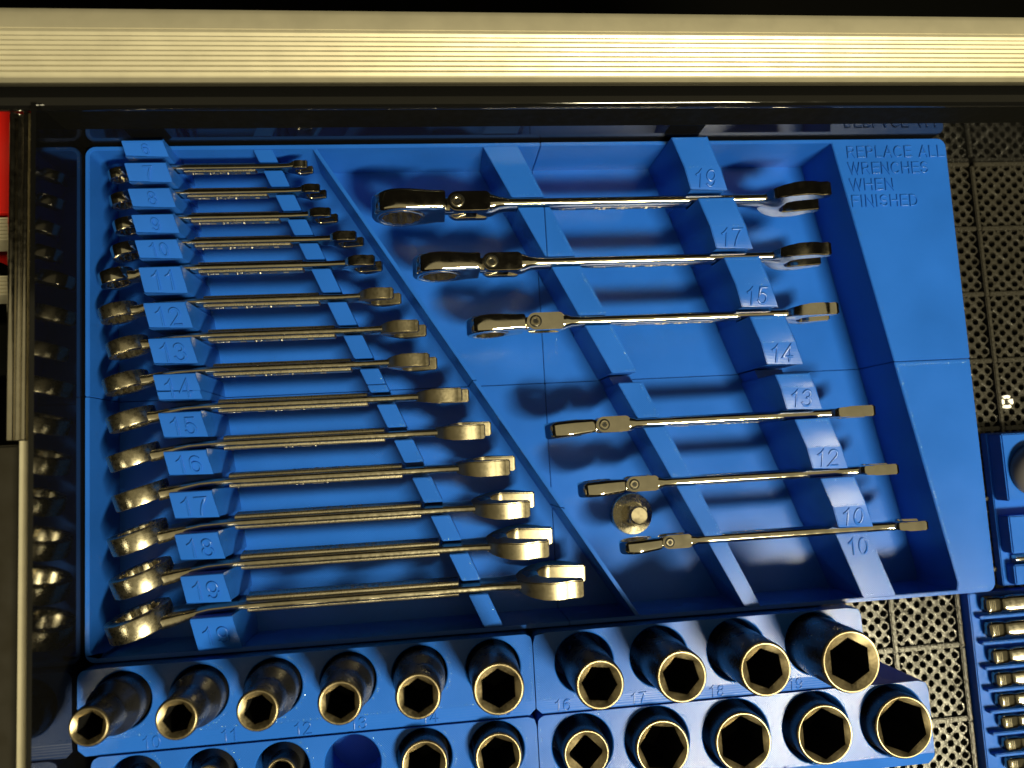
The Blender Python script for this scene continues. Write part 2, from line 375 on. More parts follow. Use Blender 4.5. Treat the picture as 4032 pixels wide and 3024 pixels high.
# rims, standing on the floors (right-hand ones include the wide lettered flange)
def fl(y): return 403.3 + 0.191*(-2.1 - y)
obj('rim_wall', prism([(SX-G, -T), (SX-G, 0)] + corner(rr, -rr, rr, math.pi/2) + [(0, SY+G), (T, SY+G), (T, -T-3)] + corner(T+3, -T-3, 3, math.pi/2, 4)[::-1][1:], FZ, RZ, 0.35), BLUE, tray)
f1 = obj('lettered_flange', prism([(SX+G, -T), (fl(-T), -T), (fl(SY+G), SY+G), (TW, SY+G)] + corner(TW-rr, -rr, rr, 0) + [(SX+G, 0)], FZ, RZ+0.3, 0.35), BLUE, tray)
f1['label'] = 'wide blue flange lettered REPLACE ALL WRENCHES WHEN FINISHED'
obj('rim_wall', prism([(T, SY-G), (0, SY-G)] + corner(rr, -TL+rr, rr, math.pi) + [(SX-G, -TL), (SX-G, -TL+T), (T+3, -TL+T)] + corner(T+3, -TL+T+3, 3, -math.pi/2, 4)[::-1][1:-1] + [(T, -TL+T+3)], FZ, RZ, 0.35), BLUE, tray)
obj('rim_wall', prism([(TW, SY-G), (fl(SY-G), SY-G), (fl(-TL+T+4)+0.2, -TL+T+4), (fl(-TL+T)-1.5, -TL+T), (SX+G, -TL+T), (SX+G, -TL)] + corner(TW-rr, -TL+rr, rr, -math.pi/2), FZ, RZ, 0.35), BLUE, tray)
for i, (s, w) in enumerate((('REPLACE ALL', 59.0), ('WRENCHES', 48.4), ('WHEN', 26.0), ('FINISHED', 39.8))):
    text_mesh('lettering', s, 6.0, BLUE, f1, at(412.0, -7.8 - 9.6*i, RZ+0.3), 0.6, 1.0, 'LEFT', 0, 0.18, w)
# diagonal divider between the two sets
def dv(y): return 115.0 + 0.62*(-3.0 - y)
ysx = -3.0 - (SX - 115.0)/0.62
for ya, yb in ((-T, SY+G), (SY-G, ysx+0.3), (ysx-0.3, -TL+T)):
    bm = bmesh.new()
    lo = [(dv(ya)-1.6, ya), (dv(ya)+2.6, ya), (dv(yb)+2.6, yb), (dv(yb)-1.6, yb)]
    hi = [(dv(ya)-0.6, ya), (dv(ya)+1.6, ya), (dv(yb)+1.6, yb), (dv(yb)-0.6, yb)]
    A = [bm.verts.new((*p, FZ)) for p in lo]; B = [bm.verts.new((*p, RZ-0.5)) for p in hi]
    bm.faces.new(A); bm.faces.new(B)
    for i in range(4): bm.faces.new((A[i], A[(i+1) % 4], B[(i+1) % 4], B[i]))
    bmesh.ops.bevel(bm, geom=[e for e in bm.edges if e.verts[0].co.z > 20 and e.verts[1].co.z > 20], offset=0.4, segments=2, affect='EDGES')
    obj('divider', bm, BLUE, tray)

WORD = dict(zip(range(6, 20), 'six seven eight nine ten eleven twelve thirteen fourteen fifteen sixteen seventeen eighteen nineteen'.split()))
SIZES = [6, 7, 8, 9, 10, 11, 12, 13, 14, 15, 16, 17, 18, 19]
TOP = [-2.1, -13.7, -26.9, -40.3, -53.2, -67.0, -84.9, -102.7, -120.5, -139.3, -158.1, -177.8, -197.8, -217.6, -238.6]
BOT = [-8.9, -22.2, -35.3, -48.6, -61.7, -79.4, -97.0, -114.9, -132.8, -151.4, -169.9, -190.8, -210.8, -231.4, -255.3]
def bl(y): return 22.3 + 0.12*(-2.1 - y)
def po(y): return 83.4 + 0.43*(-2.3 - y)
def sh_h(s): return 0.55*s + 4.2
def sh_t(s): return 0.12*s + 2.4
def wedge(xl, w, ya, yb, zt, zb, strip, z0=FZ, bevel=0.4):
    """block with a flat strip at the back and a face sloping down to the front"""
    bm = bmesh.new(); ym = ya - strip
    rows = [(ya, zt), (ym, zt), (yb, zb)]
    up = []; 
    for yy, z in rows: up.append([bm.verts.new((xl(yy), yy, z)), bm.verts.new((xl(yy)+w, yy, z))])
    d = [[bm.verts.new((xl(yy), yy, z0)), bm.verts.new((xl(yy)+w, yy, z0))] for yy in (ya, yb)]
    bm.faces.new((up[0][0], up[0][1], up[1][1], up[1][0])); bm.faces.new((up[1][0], up[1][1], up[2][1], up[2][0]))
    bm.faces.new((d[0][0], d[0][1], up[0][1], up[0][0])); bm.faces.new((d[1][0], d[1][1], up[2][1], up[2][0]))
    for k in (0, 1): bm.faces.new((d[0][k], up[0][k], up[1][k], up[2][k], d[1][k]))
    bm.faces.new((d[0][0], d[0][1], d[1][1], d[1][0]))
    bm.normal_update()
    es = [e for e in bm.edges if e.verts[0].co.z > z0+1 and e.verts[1].co.z > z0+1 and e.calc_face_angle(0) > R(25)]
    es += [e for e in bm.edges if abs(e.verts[0].co.z - e.verts[1].co.z) > 10]
    bmesh.ops.bevel(bm, geom=es, offset=bevel, segments=2, affect='EDGES')
    return bm
for i in range(15):
    ya, yb = TOP[i], BOT[i]; last = i == 14
    num = str(SIZES[min(i, 13)])
    zt, zb = (52.0, 48.0) if not last else (47.0, 41.0)
    strip = 1.8 if i > 5 else 0.8
    pieces = [(ya, yb)]
    blk = None
    if i == 8:      # the block crossed by the seam between the printed pieces
        pieces = [(ya, SY+G), (SY-G, yb)]
    sl = (zt - zb)/((ya - strip) - yb)
    for k, (a, b) in enumerate(pieces):
        if k == 0:
            z_end = zt - sl*((ya - strip) - b)
            blk = obj('number_block', wedge(bl, 20.3, a, b, zt, z_end, strip, FZ, 0.35), BLUE, tray)
            blk['label'] = 'sloping blue block numbered ' + num
        else:
            z_st = zt - sl*((ya - strip) - a)
            obj('number_block_foot', wedge(bl, 20.3, a, b, z_st, zb, 0.05, FZ, 0.2), BLUE, tray)
    yc = (ya - strip + yb)/2; zc = zt - sl*((ya - strip) - yc)
    M = at(bl(yc) + 10.5, yc, zc) @ Matrix.Rotation(math.atan(sl), 4, 'X')
    depth = ya - strip - yb
    text_mesh('numeral', num, min(depth*0.80, 8.6), BLUE, blk, M, 0.85, 1.5, 'CENTER', -0.08, 0.14)
    # small posts of the second row and the saddles the wrenches rest on
    pp = [(a, b) for a, b in pieces]
    for a, b in pp:
        obj('slot_post', prism([(po(a), a), (po(b), b), (po(b)+9.6, b), (po(a)+9.6, a)], FZ, RZ - 0.4, 0.35), BLUE, tray)
    if i < 14:
        b2 = TOP[i+1]; zs = RZ - sh_h(SIZES[i])
        obj('slot_saddle', prism([(bl(yb)+1, yb), (bl(b2)+1, b2), (bl(b2)+19, b2), (bl(yb)+19, yb)], FZ, zs), BLUE, tray)
        obj('slot_saddle', prism([(po(yb)+0.5, yb), (po(b2)+0.5, b2), (po(b2)+9, b2), (po(yb)+9, yb)], FZ, zs), BLUE, tray)
# right-hand ridges
FS = [19, 17, 15, 14, 13, 12, 10]
SLOT = {19: (-30.7, -36.4), 17: (-63.8, -69.4), 15: (-96.5, -102.0), 14: (-128.3, -133.8), 13: (-153.0, -158.2), 12: (-185.4, -190.0), 10: (-217.0, -220.8)}
edges = [-2.1]
for s in FS: edges += list(SLOT[s])
edges.append(-255.3)
def r1l(y): return 204.2 + 0.497*(-2.1 - y)
def r1r(y): return 223.2 + 0.455*(-2.1 - y)
def r2l(y): return 306.1 + 0.355*(-2.1 - y)
def fx_h(s): return 0.42*s + 3.6
def fx_c(s): return 36.0
for k in range(8):
    ya, yb = edges[2*k], edges[2*k+1]
    if k == 1:
        ysl = -2.1 - (SX - 204.2)/0.497; ysr = -2.1 - (SX - 223.2)/0.455
        obj('ridge', prism([(r1l(ya), ya), (r1l(yb), yb), (SX-G, yb), (SX-G, ya)], FZ, RZ+0.2, 0.3), BLUE, tray)
        obj('ridge', prism([(SX+G, ya), (SX+G, yb), (r1r(yb), yb), (r1r(ya), ya)], FZ, RZ+0.2, 0.3), BLUE, tray)
    else:
        obj('ridge', prism([(r1l(ya), ya), (r1l(yb), yb), (r1r(yb), yb), (r1r(ya), ya)], FZ, RZ+(0.2 if k < 7 else -0.2), 0.35), BLUE, tray)
    w = 20.0 - 0.22*k
    if k < 7:
        face = 11.6; strip = (ya - yb) - face
        b = obj('number_block', wedge(r2l, w, ya, yb, 50.0, 46.4, strip, FZ, 0.35), BLUE, tray)
        num = str(FS[k]); b['label'] = 'blue ridge block with sloping end numbered ' + num
        sl = 3.6/face; yc = yb + face/2
        text_mesh('numeral', num, 8.6, BLUE, b, at(r2l(yc) + w/2 + 0.2, yc, 48.2) @ Matrix.Rotation(math.atan(sl), 4, 'X'), 0.6, 1.3, 'CENTER', 0.0, 0.15)
    else:
        b = obj('number_block', prism([(r2l(ya), ya), (r2l(yb), yb), (r2l(yb)+w, yb), (r2l(ya)+w, ya)], FZ, RZ+0.25, 0.35), BLUE, tray)
        b['label'] = 'flat blue ridge end numbered 10'
        text_mesh('numeral', '10', 8.2, BLUE, b, at(r2l(-228)+w/2, -228.0, RZ+0.25), 0.5, 1.3, 'CENTER', 0, 0.14)
for s in FS:
    a, b = SLOT[s]; zs = fx_c(s) - fx_h(s)/2
    if s == 14: a, b = SLOT[14]; zs = 27.0
    for f0, f1_ in ((r1l, r1r), (r2l, lambda y: r2l(y) + 18)):
        if s == 14:
            obj('slot_saddle', prism([(f0(SY-G)+1, SY-G), (f0(b)+1, b), (f1_(b)-1, b), (f1_(SY-G)-1, SY-G)], FZ, zs), BLUE, tray)
        else:
            obj('slot_saddle', prism([(f0(a)+0.6, a), (f0(b)+0.6, b), (f1_(b)-0.6, b), (f1_(a)-0.6, a)], FZ, zs), BLUE, tray)

def beads(bm, p0, p1, z0, z1, step=1.7, r=0.42, amp=0.5):
    d = math.hypot(p1[0]-p0[0], p1[1]-p0[1]); n = max(1, int(d/step))
    for i in range(n+1):
        if random.random() < 0.18: continue
        f = (i + random.uniform(-0.25, 0.25))/max(1, n); f = min(1, max(0, f))
        x = p0[0] + (p1[0]-p0[0])*f + random.uniform(-amp, amp)*0.4; y = p0[1] + (p1[1]-p0[1])*f + random.uniform(-amp, amp)*0.4
        z = z0 + (z1-z0)*f; q = r*random.uniform(0.7, 1.3)
        c = bm.verts.new((x, y, z + q*0.55))
        rg = [bm.verts.new((x + q*math.cos(k*math.pi/3), y + q*math.sin(k*math.pi/3), z - 0.02)) for k in range(6)]
        for k in range(6): bm.faces.new((rg[k], rg[(k+1) % 6], c))
bm = bmesh.new()
for k in range(8):
    ya, yb = edges[2*k], edges[2*k+1]; zt = RZ + (0.2 if k < 7 else -0.2); i_ = 1.3
    beads(bm, (r1r(ya)-i_, ya-i_), (r1r(yb)-i_, yb+i_), zt, zt); beads(bm, (r1l(ya)+i_, ya-i_), (r1l(yb)+i_, yb+i_), zt, zt, 2.6, 0.3)
    beads(bm, (r1l(yb)+i_, yb+i_), (r1r(yb)-i_, yb+i_), zt, zt)
    w_ = 20.0 - 0.22*k; z2 = 50.0 if k < 7 else RZ+0.25; ye_ = yb + (11.6 if k < 7 else 1.2)
    beads(bm, (r2l(ya)+w_-i_, ya-i_), (r2l(ye_)+w_-i_, ye_+0.4), z2, z2); beads(bm, (r2l(ye_)+i_, ye_+0.5), (r2l(ye_)+w_-i_, ye_+0.5), z2, z2)
    beads(bm, (r2l(ya)+i_, ya-i_), (r2l(ya)+w_-i_, ya-i_), z2, z2)
beads(bm, (fl(-8)+1.6, -8), (fl(-125)+1.6, -125), RZ+0.3, RZ+0.3, 3.0, 0.3)
beads(bm, (fl(-131)+1.6, -131), (fl(-250)+1.6, -250), RZ, RZ)
beads(bm, (fl(-130)+2, -130.6), (470, -130.6), RZ, RZ, 1.3); beads(bm, (fl(-253)+4, -254.6), (468, -254.6), RZ, RZ, 1.3)
for i in range(8, 15):
    a_, b_ = TOP[i], BOT[i]
    beads(bm, (po(a_)+8.4, a_-1.2), (po(b_)+8.4, b_+1.2), RZ-0.4, RZ-0.4, 2.0, 0.34); beads(bm, (po(b_)+1.2, b_+1.1), (po(b_)+8.4, b_+1.1), RZ-0.4, RZ-0.4, 1.6, 0.34)
bd = obj('print_beads', bm, BEAD, tray, 80); bd['kind'] = 'stuff'

# ------------------------------------------------------------------ wrenches
def star(s):
    def f(t): 
        k = (t*12/(2*math.pi)) % 1.0
        return s*(0.515 + 0.05*abs(2*k - 1)**1.0)
    return f
def ring_head(bm, c, od, th, s, tilt=0.0, n=72, cham=0.6, bezel=0.0):
    R0 = od/2; h = th/2; f = star(s)
    g = lambda d: (lambda t: f(t) + d)
    prof = [(g(0), -h+cham), (g(cham*1.3), -h), (R0-cham*1.6, -h), (R0-0.35*cham, -h+0.45*cham), (R0, -h+1.6*cham),
            (R0, h-1.6*cham), (R0-0.35*cham, h-0.45*cham), (R0-cham*1.6, h), (g(cham*1.3), h), (g(0), h-cham), (g(0), -h+cham)]
    tmp = bmesh.new(); lathe(tmp, prof, n, 'y', (0, 0, 0), False, False)
    bmesh.ops.remove_doubles(tmp, verts=tmp.verts, dist=1e-4)
    M = Matrix.Translation(c) @ Matrix.Rotation(tilt, 4, 'Z')
    tmp.transform(M)
    me = bpy.data.meshes.new('tmp'); tmp.to_mesh(me); tmp.free(); bm.from_mesh(me); bpy.data.meshes.remove(me)
def open_head(bm, cx, cy, cz, s, th, ang):
    Rb = 1.02*s; pts = []
    a0, a1 = R(52), R(308)
    for i in range(29):
        a = a0 + (a1 - a0)*i/28; pts.append((Rb*math.cos(a), Rb*math.sin(a)))
    tip = 0.90*s
    pts += [(tip-0.10*s, -0.80*s), (tip, -0.72*s), (tip, -0.54*s), (tip-0.06*s, -0.5*s), (-0.08*s, -0.5*s)]
    for i in range(1, 8):
        a = -math.pi/2 - math.pi*i/8; pts.append((-0.08*s + 0.32*s*math.cos(a), 0.5*s*math.sin(a)))
    pts += [(-0.08*s, 0.5*s), (tip-0.06*s, 0.5*s), (tip, 0.54*s), (tip, 0.72*s), (tip-0.10*s, 0.80*s)]
    c, sn = math.cos(ang), math.sin(ang)
    tmp = bmesh.new(); h = th/2
    A = [tmp.verts.new((cx + u*c - v*sn, cy - h, cz + u*sn + v*c)) for u, v in pts]
    B = [tmp.verts.new((cx + u*c - v*sn, cy + h, cz + u*sn + v*c)) for u, v in pts]
    n = len(pts); tmp.faces.new(A); tmp.faces.new(B[::-1])
    for i in range(n): tmp.faces.new((A[i], B[i], B[(i+1) % n], A[(i+1) % n]))
    bmesh.ops.recalc_face_normals(tmp, faces=tmp.faces)
    es = [e for e in tmp.edges if abs(e.verts[0].co.y - e.verts[1].co.y) < 1e-6]
    for v in tmp.verts:
        u = ((v.co.x - cx)*c + (v.co.z - cz)*sn)/s
        v.co.y = cy + (v.co.y - cy)*(1 - 0.42*max(0, min(1, (-u - 0.25)/0.75)))
    bmesh.ops.bevel(tmp, geom=es, offset=min(0.55, 0.05*s+0.1), segments=2, affect='EDGES')
    me = bpy.data.meshes.new('tmp'); tmp.to_mesh(me); tmp.free(); bm.from_mesh(me); bpy.data.meshes.remove(me)
XL = {6: 9.8, 7: 10.3, 8: 12.0, 9: 10.9, 10: 4.8, 11: 4.8, 12: 8.5, 13: 6.7, 14: 8.4, 15: 8.4, 16: 11.0, 17: 8.7, 18: 9.3, 19: 7.2}
XR = {6: 112.3, 7: 118.7, 8: 124.1, 9: 137.1, 10: 146.3, 11: 155.4, 12: 168.0, 13: 172.8, 14: 188.9, 15: 199.9, 16: 211.9, 17: 221.2, 18: 229.9, 19: 246.5}
for i, s in enumerate(SIZES):
    yc = (BOT[i] + TOP[i+1])/2; h, t = sh_h(s), sh_t(s); zc = RZ - h/2 + 0.05
    x0, x1 = XL[s], XR[s]
    w = thing('combination_wrench', 'steel combination wrench in the slot between the blocks numbered %s and %s' % (WORD[s], WORD[SIZES[i+1]] if i < 13 else 'nineteen again'),
              'wrench', 'steel combination wrenches', (x0, yc, zc))
    w.rotation_euler.x = R({14: 3, 15: 6, 16: 5, 17: 9, 18: 10, 19: 9}.get(s, 0))
    if s == 19: w['label'] = 'longest steel combination wrench between the two left blocks numbered 19'
    L = x1 - x0; od = 1.58*s + 1.2; tb = 0.38*s + 2.6; to = 0.36*s + 2.0
    ta = R(16)
    bx = od/2*math.cos(ta) + 0.5; by = -(od/2 + 4.5)*0.28
    bm = bmesh.new(); ring_head(bm, (bx, by, 0), od, tb, s, ta, 72 if s > 9 else 48, 0.02*s + 0.15)
    HM = POLISH if s < 11 else SATIN
    obj('box_end', bm, HM, w, 35)
    ox = L - 0.92*s
    bm = bmesh.new(); open_head(bm, ox, 0, 0, s, to, R(14))
    obj('open_end', bm, POLISH if s < 11 else JAW, w, 35)
    # shank, bending into the offset box end
    xa = bx + od*0.40; xb = bx + od/2 + 9 + 0.9*s; xo = ox - 0.85*s
    st = [(xa, by + 0.45, 0, od*0.60, tb*0.80), (xa + 0.22*s + 1, by*0.78, 0, od*0.52, tb*0.78), (xa + 0.5*s + 3, by*0.45, 0, h*1.12, t*1.15),
          (xa + 0.9*s + 5, by*0.12, 0, h*0.97, t*0.9), (xb + 6, 0, 0, h*0.95, t*0.85), (xb + 12, 0, 0, h, t), ((xb+xo)/2, 0, 0, h, t), (xo - 14 - 0.5*s, 0, 0, h, t), (xo - 0.5*s - 4, 0, 0, h*0.98, t*0.92),
          (xo - 0.1*s, 0, 0, h*1.15, t*0.95), (xo + 0.16*s, 0, 0, h*1.35, to*0.80), (xo + 0.38*s, 0, 0, h*1.45, to*0.93), (xo + 0.46*s, 0, 0, h*1.3, to*0.9)]
    bm = bmesh.new(); loft(bm, st, 28, 5.0 if s < 11 else 3.6)
    sh = obj('shank', bm, POLISH if s < 11 else STEEL, w, 40)
    # raised grip panel standing out on both faces
    pa, pb = bl(yc) + 20.3 - x0 + 3.5, po(yc) - x0 - 2.5
    pt = t + 0.15*s + 0.8
    bm = bmesh.new(); loft(bm, [(pa, 0, 0, h*0.40, t*0.7), (pa + 1.0, 0, 0, h*0.62, pt), (pb - 1.0, 0, 0, h*0.62, pt), (pb, 0, 0, h*0.40, t*0.7)], 24, 7)
    pn = obj('grip_panel', bm, GRAIN, sh, 40)
    fr = pt/2 + 0.02
    sz = h*0.27
    midx = (pa + pb)/2
    for side in ((-1, 1) if s < 11 or s > 15 else (-1,)):
        rot = Matrix.Rotation(R(90), 4, 'X') if side < 0 else Matrix.Rotation(R(180), 4, 'Z') @ Matrix.Rotation(R(90), 4, 'X')
        text_mesh('lettering', '=  CRAFTSMAN  =' if s < 15 else 'CRAFTSMAN', sz, ETCH, sh, at(midx + 2, side*fr, -0.2) @ rot, 0.18, 1.1)
        if side < 0: text_mesh('lettering', '%dmm' % s, sz*0.9, ETCH, sh, at(pa + 6.5, side*fr, -0.2) @ rot, 0.18, 0.8)

FXL = {19: 143.1, 17: 163.4, 15: 190.4, 13: 229.2, 12: 245.1, 10: 265.6}
FXS = {19: 188.8, 17: 205.3, 15: 227.0, 13: 260.3, 12: 274.2, 10: 291.2}
FXR = {19: 396.8, 17: 394.2, 15: 395.8, 13: 411.5, 12: 421.8, 10: 436.0}
HT = {19: 1.0, 17: 1.0, 15: 2.0, 13: 4.0, 12: 3.5, 10: 4.0}
for s in (19, 17, 15, 13, 12, 10):
    a, b = SLOT[s]; yc = (a + b)/2; zc = fx_c(s); h = fx_h(s); t = min(0.18*s + 1.8, (a - b) - 0.4)
    px = FXS[s]
    w = thing('flex_head_wrench', 'polished flex-head ratcheting wrench in the slot under the right-hand block numbered %s' % WORD[s], 'wrench', 'polished flex-head ratcheting wrenches', (px, yc, zc))
    if s == 10: w['label'] = 'smallest polished flex-head ratcheting wrench between the two flat 10 markings'
    od = 1.50*s + 3.0; tr = 0.47*s + 2.4; fw = 0.42*s + 2.9; fh = 0.62*s + 5.0
    hl = px - FXL[s]                                  # pivot to far edge of the ring
    ta = R(HT[s])
    rot = Matrix.Rotation(ta, 4, 'Z')
    cx = -(hl - od/2)
    head = thing('ratchet_head', '', '', None, (0, 0, 0), ta); del head['label']; del head['category']
    bpy.data.objects.remove(head)
    bm = bmesh.new()
    # teardrop head: drum running tangentially into the neck, with a plain bore
    R0 = od/2; hh = tr/2; rb = s*0.64; xe = -(fw/2 + 0.9)
    tipx = xe - cx; nh = max(fh*0.52, od*0.40); P_ = math.hypot(tipx, nh)
    th0 = math.atan2(nh, tipx) + math.acos(min(1, R0/P_)); hull = []
    for q in range(49):
        t = th0 + (2*math.pi - 2*th0)*q/48; hull.append((R0*math.cos(t), R0*math.sin(t)))
    hull += [(tipx - 0.4, -nh), (tipx, -nh + 0.4), (tipx, nh - 0.4), (tipx - 0.4, nh)]
    def rho(t, hull=hull):
        c, sn = math.cos(t), math.sin(t); best = 0
        for (x1_, y1_), (x2_, y2_) in zip(hull, hull[1:] + hull[:1]):
            dx, dy = x2_-x1_, y2_-y1_; det = c*(-dy) + dx*sn
            if abs(det) < 1e-9: continue
            r_ = (x1_*(-dy) + dx*y1_)/det; u_ = (c*y1_ - sn*x1_)/det
            if r_ > 0 and -1e-6 <= u_ <= 1+1e-6: best = max(best, r_)
        return best
    tab = {}
    def rh(d):
        def f(t):
            k = round(t, 6)
            if k not in tab: tab[k] = rho(t)
            return tab[k] - d
        return f
    prof = [(rb, -hh+0.2), (rb+0.3, -hh), (rh(2.0), -hh), (rh(0.7), -hh+0.3), (rh(0.12), -hh+1.0), (rh(0), -hh+1.8), (rh(0), hh-1.8), (rh(0.12), hh-1.0), (rh(0.7), hh-0.3), (rh(2.0), hh), (rb+0.3, hh), (rb, hh-0.2), (rb, -hh+0.2)]
    lathe(bm, prof, 120, 'y', (cx, 0, 0), False, False)
    bmesh.ops.remove_doubles(bm, verts=bm.verts, dist=1e-4)
    for v in bm.verts:      # waisted where the drum runs into the neck
        u = (v.co.x - cx)/R0
        v.co.y *= 1 - 0.15*max(0, min(1, (u - 0.35)/0.75)) + 0.07*max(0, min(1, (u - 1.25)/0.4))
    # tang between the fork plates
    loft(bm, [(xe - 1, 0, 0, fh*0.45, fw*0.75), (0, 0, 0, fh*0.45, fw*0.78), (fw*0.45, 0, 0, fh*0.45, fw*0.5)], 20, 5)
    bm.transform(rot)
    hd = obj('ratchet_head', bm, CHROME, w, 35)
    bm = bmesh.new(); ring_head(bm, (cx, 0, 0), rb*2 - 0.25, tr + 0.3, s*0.985, 0, 72, 0.35); bm.transform(rot)
    obj('ratchet_gear', bm, STEEL, hd, 35)
    # fork: two plates with rounded hinge ends
    fl_ = fw*1.55 + 2
    for sg in (1, -1):
        q0 = fw*0.30; e0 = fl_*0.95
        pts = [(e0 - q0 + q0*math.cos(R(a_)), -fw/2 + q0 + q0*math.sin(R(a_))) for a_ in (-90, -67, -45, -22, 0)] + [(e0 - q0 + q0*math.cos(R(a_)), fw/2 - q0 + q0*math.sin(R(a_))) for a_ in (0, 22, 45, 67, 90)]
        pts += [(0, fw/2)] + [(fw/2*math.cos(R(90+15*q)), fw/2*math.sin(R(90+15*q))) for q in range(1, 12)] + [(0, -fw/2)]
        z0, z1 = (fh*0.25, fh*0.5) if sg > 0 else (-fh*0.5, -fh*0.25)
        bm = prism(pts, z0, z1, 0.45)
        obj('fork_plate', bm, CHROME, w, 35)
    sr = fw*0.30; zt_ = fh*0.5
    bm = bmesh.new(); lathe(bm, [(sr+0.55, zt_-0.3), (sr+0.55, zt_+0.04)], 28)
    obj('recess_shade_ring', bm, BORE, w, 40)  # black disc just proud of the plate, painted shade of a recess
    bm = bmesh.new(); lathe(bm, [(sr, zt_), (sr, zt_+0.3), (sr-0.4, zt_+0.55), (sr*0.56, zt_+0.55), (sr*0.46, zt_+0.35)], 28, 'z', (0, 0, 0), True, True)
    scw = obj('pivot_screw', bm, STEEL, w, 30)
    bm = bmesh.new(); lathe(bm, [(sr*0.46, zt_+0.3), (sr*0.46, zt_+0.40)], 6)
    obj('hex_hole_shade', bm, BORE, scw, 0)  # black hexagon laid in the screw, its colour stands for the hole's shade
    L = FXR[s] - px; to = 0.33*s + 1.6
    ox = L - 0.92*s; xo = ox - 0.85*s
    bm = bmesh.new()
    loft(bm, [(fl_*0.55, 0, 0, fh*0.90, fw*0.80), (fl_*0.86, 0, 0, fh*0.98, fw*0.97), (fl_*0.98, 0, 0, fh*0.97, fw*0.93), (fl_*1.2, 0, 0, fh*0.86, fw*0.62), (fl_*1.45, 0, 0, h*1.08, t*1.08), (fl_*1.75, 0, 0, h, t), (L*0.5, 0, 0, h, t),
              (xo - 12, 0, 0, h*0.98, t), (xo - 4, 0, 0, h*1.02, t*0.96), (xo - 0.05*s, 0, 0, h*1.15, t*1.06), (xo + 0.2*s, 0, 0, h*1.45, to*0.80), (xo + 0.42*s, 0, 0, h*1.6, to*0.93), (xo + 0.5*s, 0, 0, h*1.4, to*0.9)], 28, 3.6)
    sh = obj('shank', bm, CHROME, w, 40)
    bm = bmesh.new(); open_head(bm, ox, 0, 0, s, to, R(14))
    obj('open_end', bm, CHROME, w, 35)
    pa, pb = r1r(yc) - px + 2.5, r2l(yc) - px - 2.5
    bm = bmesh.new(); loft(bm, [(pa, 0, -0.3, h*0.3, t*0.8), (pa + 3, 0, -0.3, h*0.55, t + 0.7), (pb - 3, 0, -0.3, h*0.55, t + 0.7), (pb, 0, -0.3, h*0.3, t*0.8)], 24, 4)
    obj('grip_panel', bm, CHROME, sh, 40)
    if s > 12:
        rotx = Matrix.Rotation(R(90), 4, 'X')
        text_mesh('lettering', 'FLEX  GEARWRENCH', h*0.24, ETCH, sh, at((pa+pb)/2 + 6, -(t/2 + 0.37), -0.6) @ rotx, 0.08, 1.05)
        text_mesh('lettering', '%dmm' % s, h*0.24, ETCH, sh, at(pa + 9, -(t/2 + 0.37), -0.6) @ rotx, 0.08, 1.0)

# ------------------------------------------------------------------ loose drive adapter on the tray floor
ad = thing('drive_adapter', 'loose steel drive adapter standing on the tray floor beside the smallest flex wrench', 'adapter', None, (280.2, -205.6, FZ))
bm = bmesh.new(); lathe(bm, [(9.5, 0.0), (11.3, 0.6), (11.6, 2.0), (11.6, 6.0), (11.3, 6.6), (7.0, 8.2), (6.0, 8.2)], 56)
obj('collar', bm, SATIN, ad, 12)
bm = prism([(-4.7, -4.7), (4.7, -4.7), (4.7, 4.7), (-4.7, 4.7)], 7.5, 19.0, 0.6, seg=3)
bm.transform(Matrix.Rotation(R(-6), 4, 'Z'))
sqr = obj('square_drive', bm, STEEL, ad, 35)
bm = bmesh.new(); lathe(bm, [(4.9, 18.0), (4.9, 20.4), (4.4, 21.0)], 32)
obj('drive_tip', bm, JAW, ad, 35)

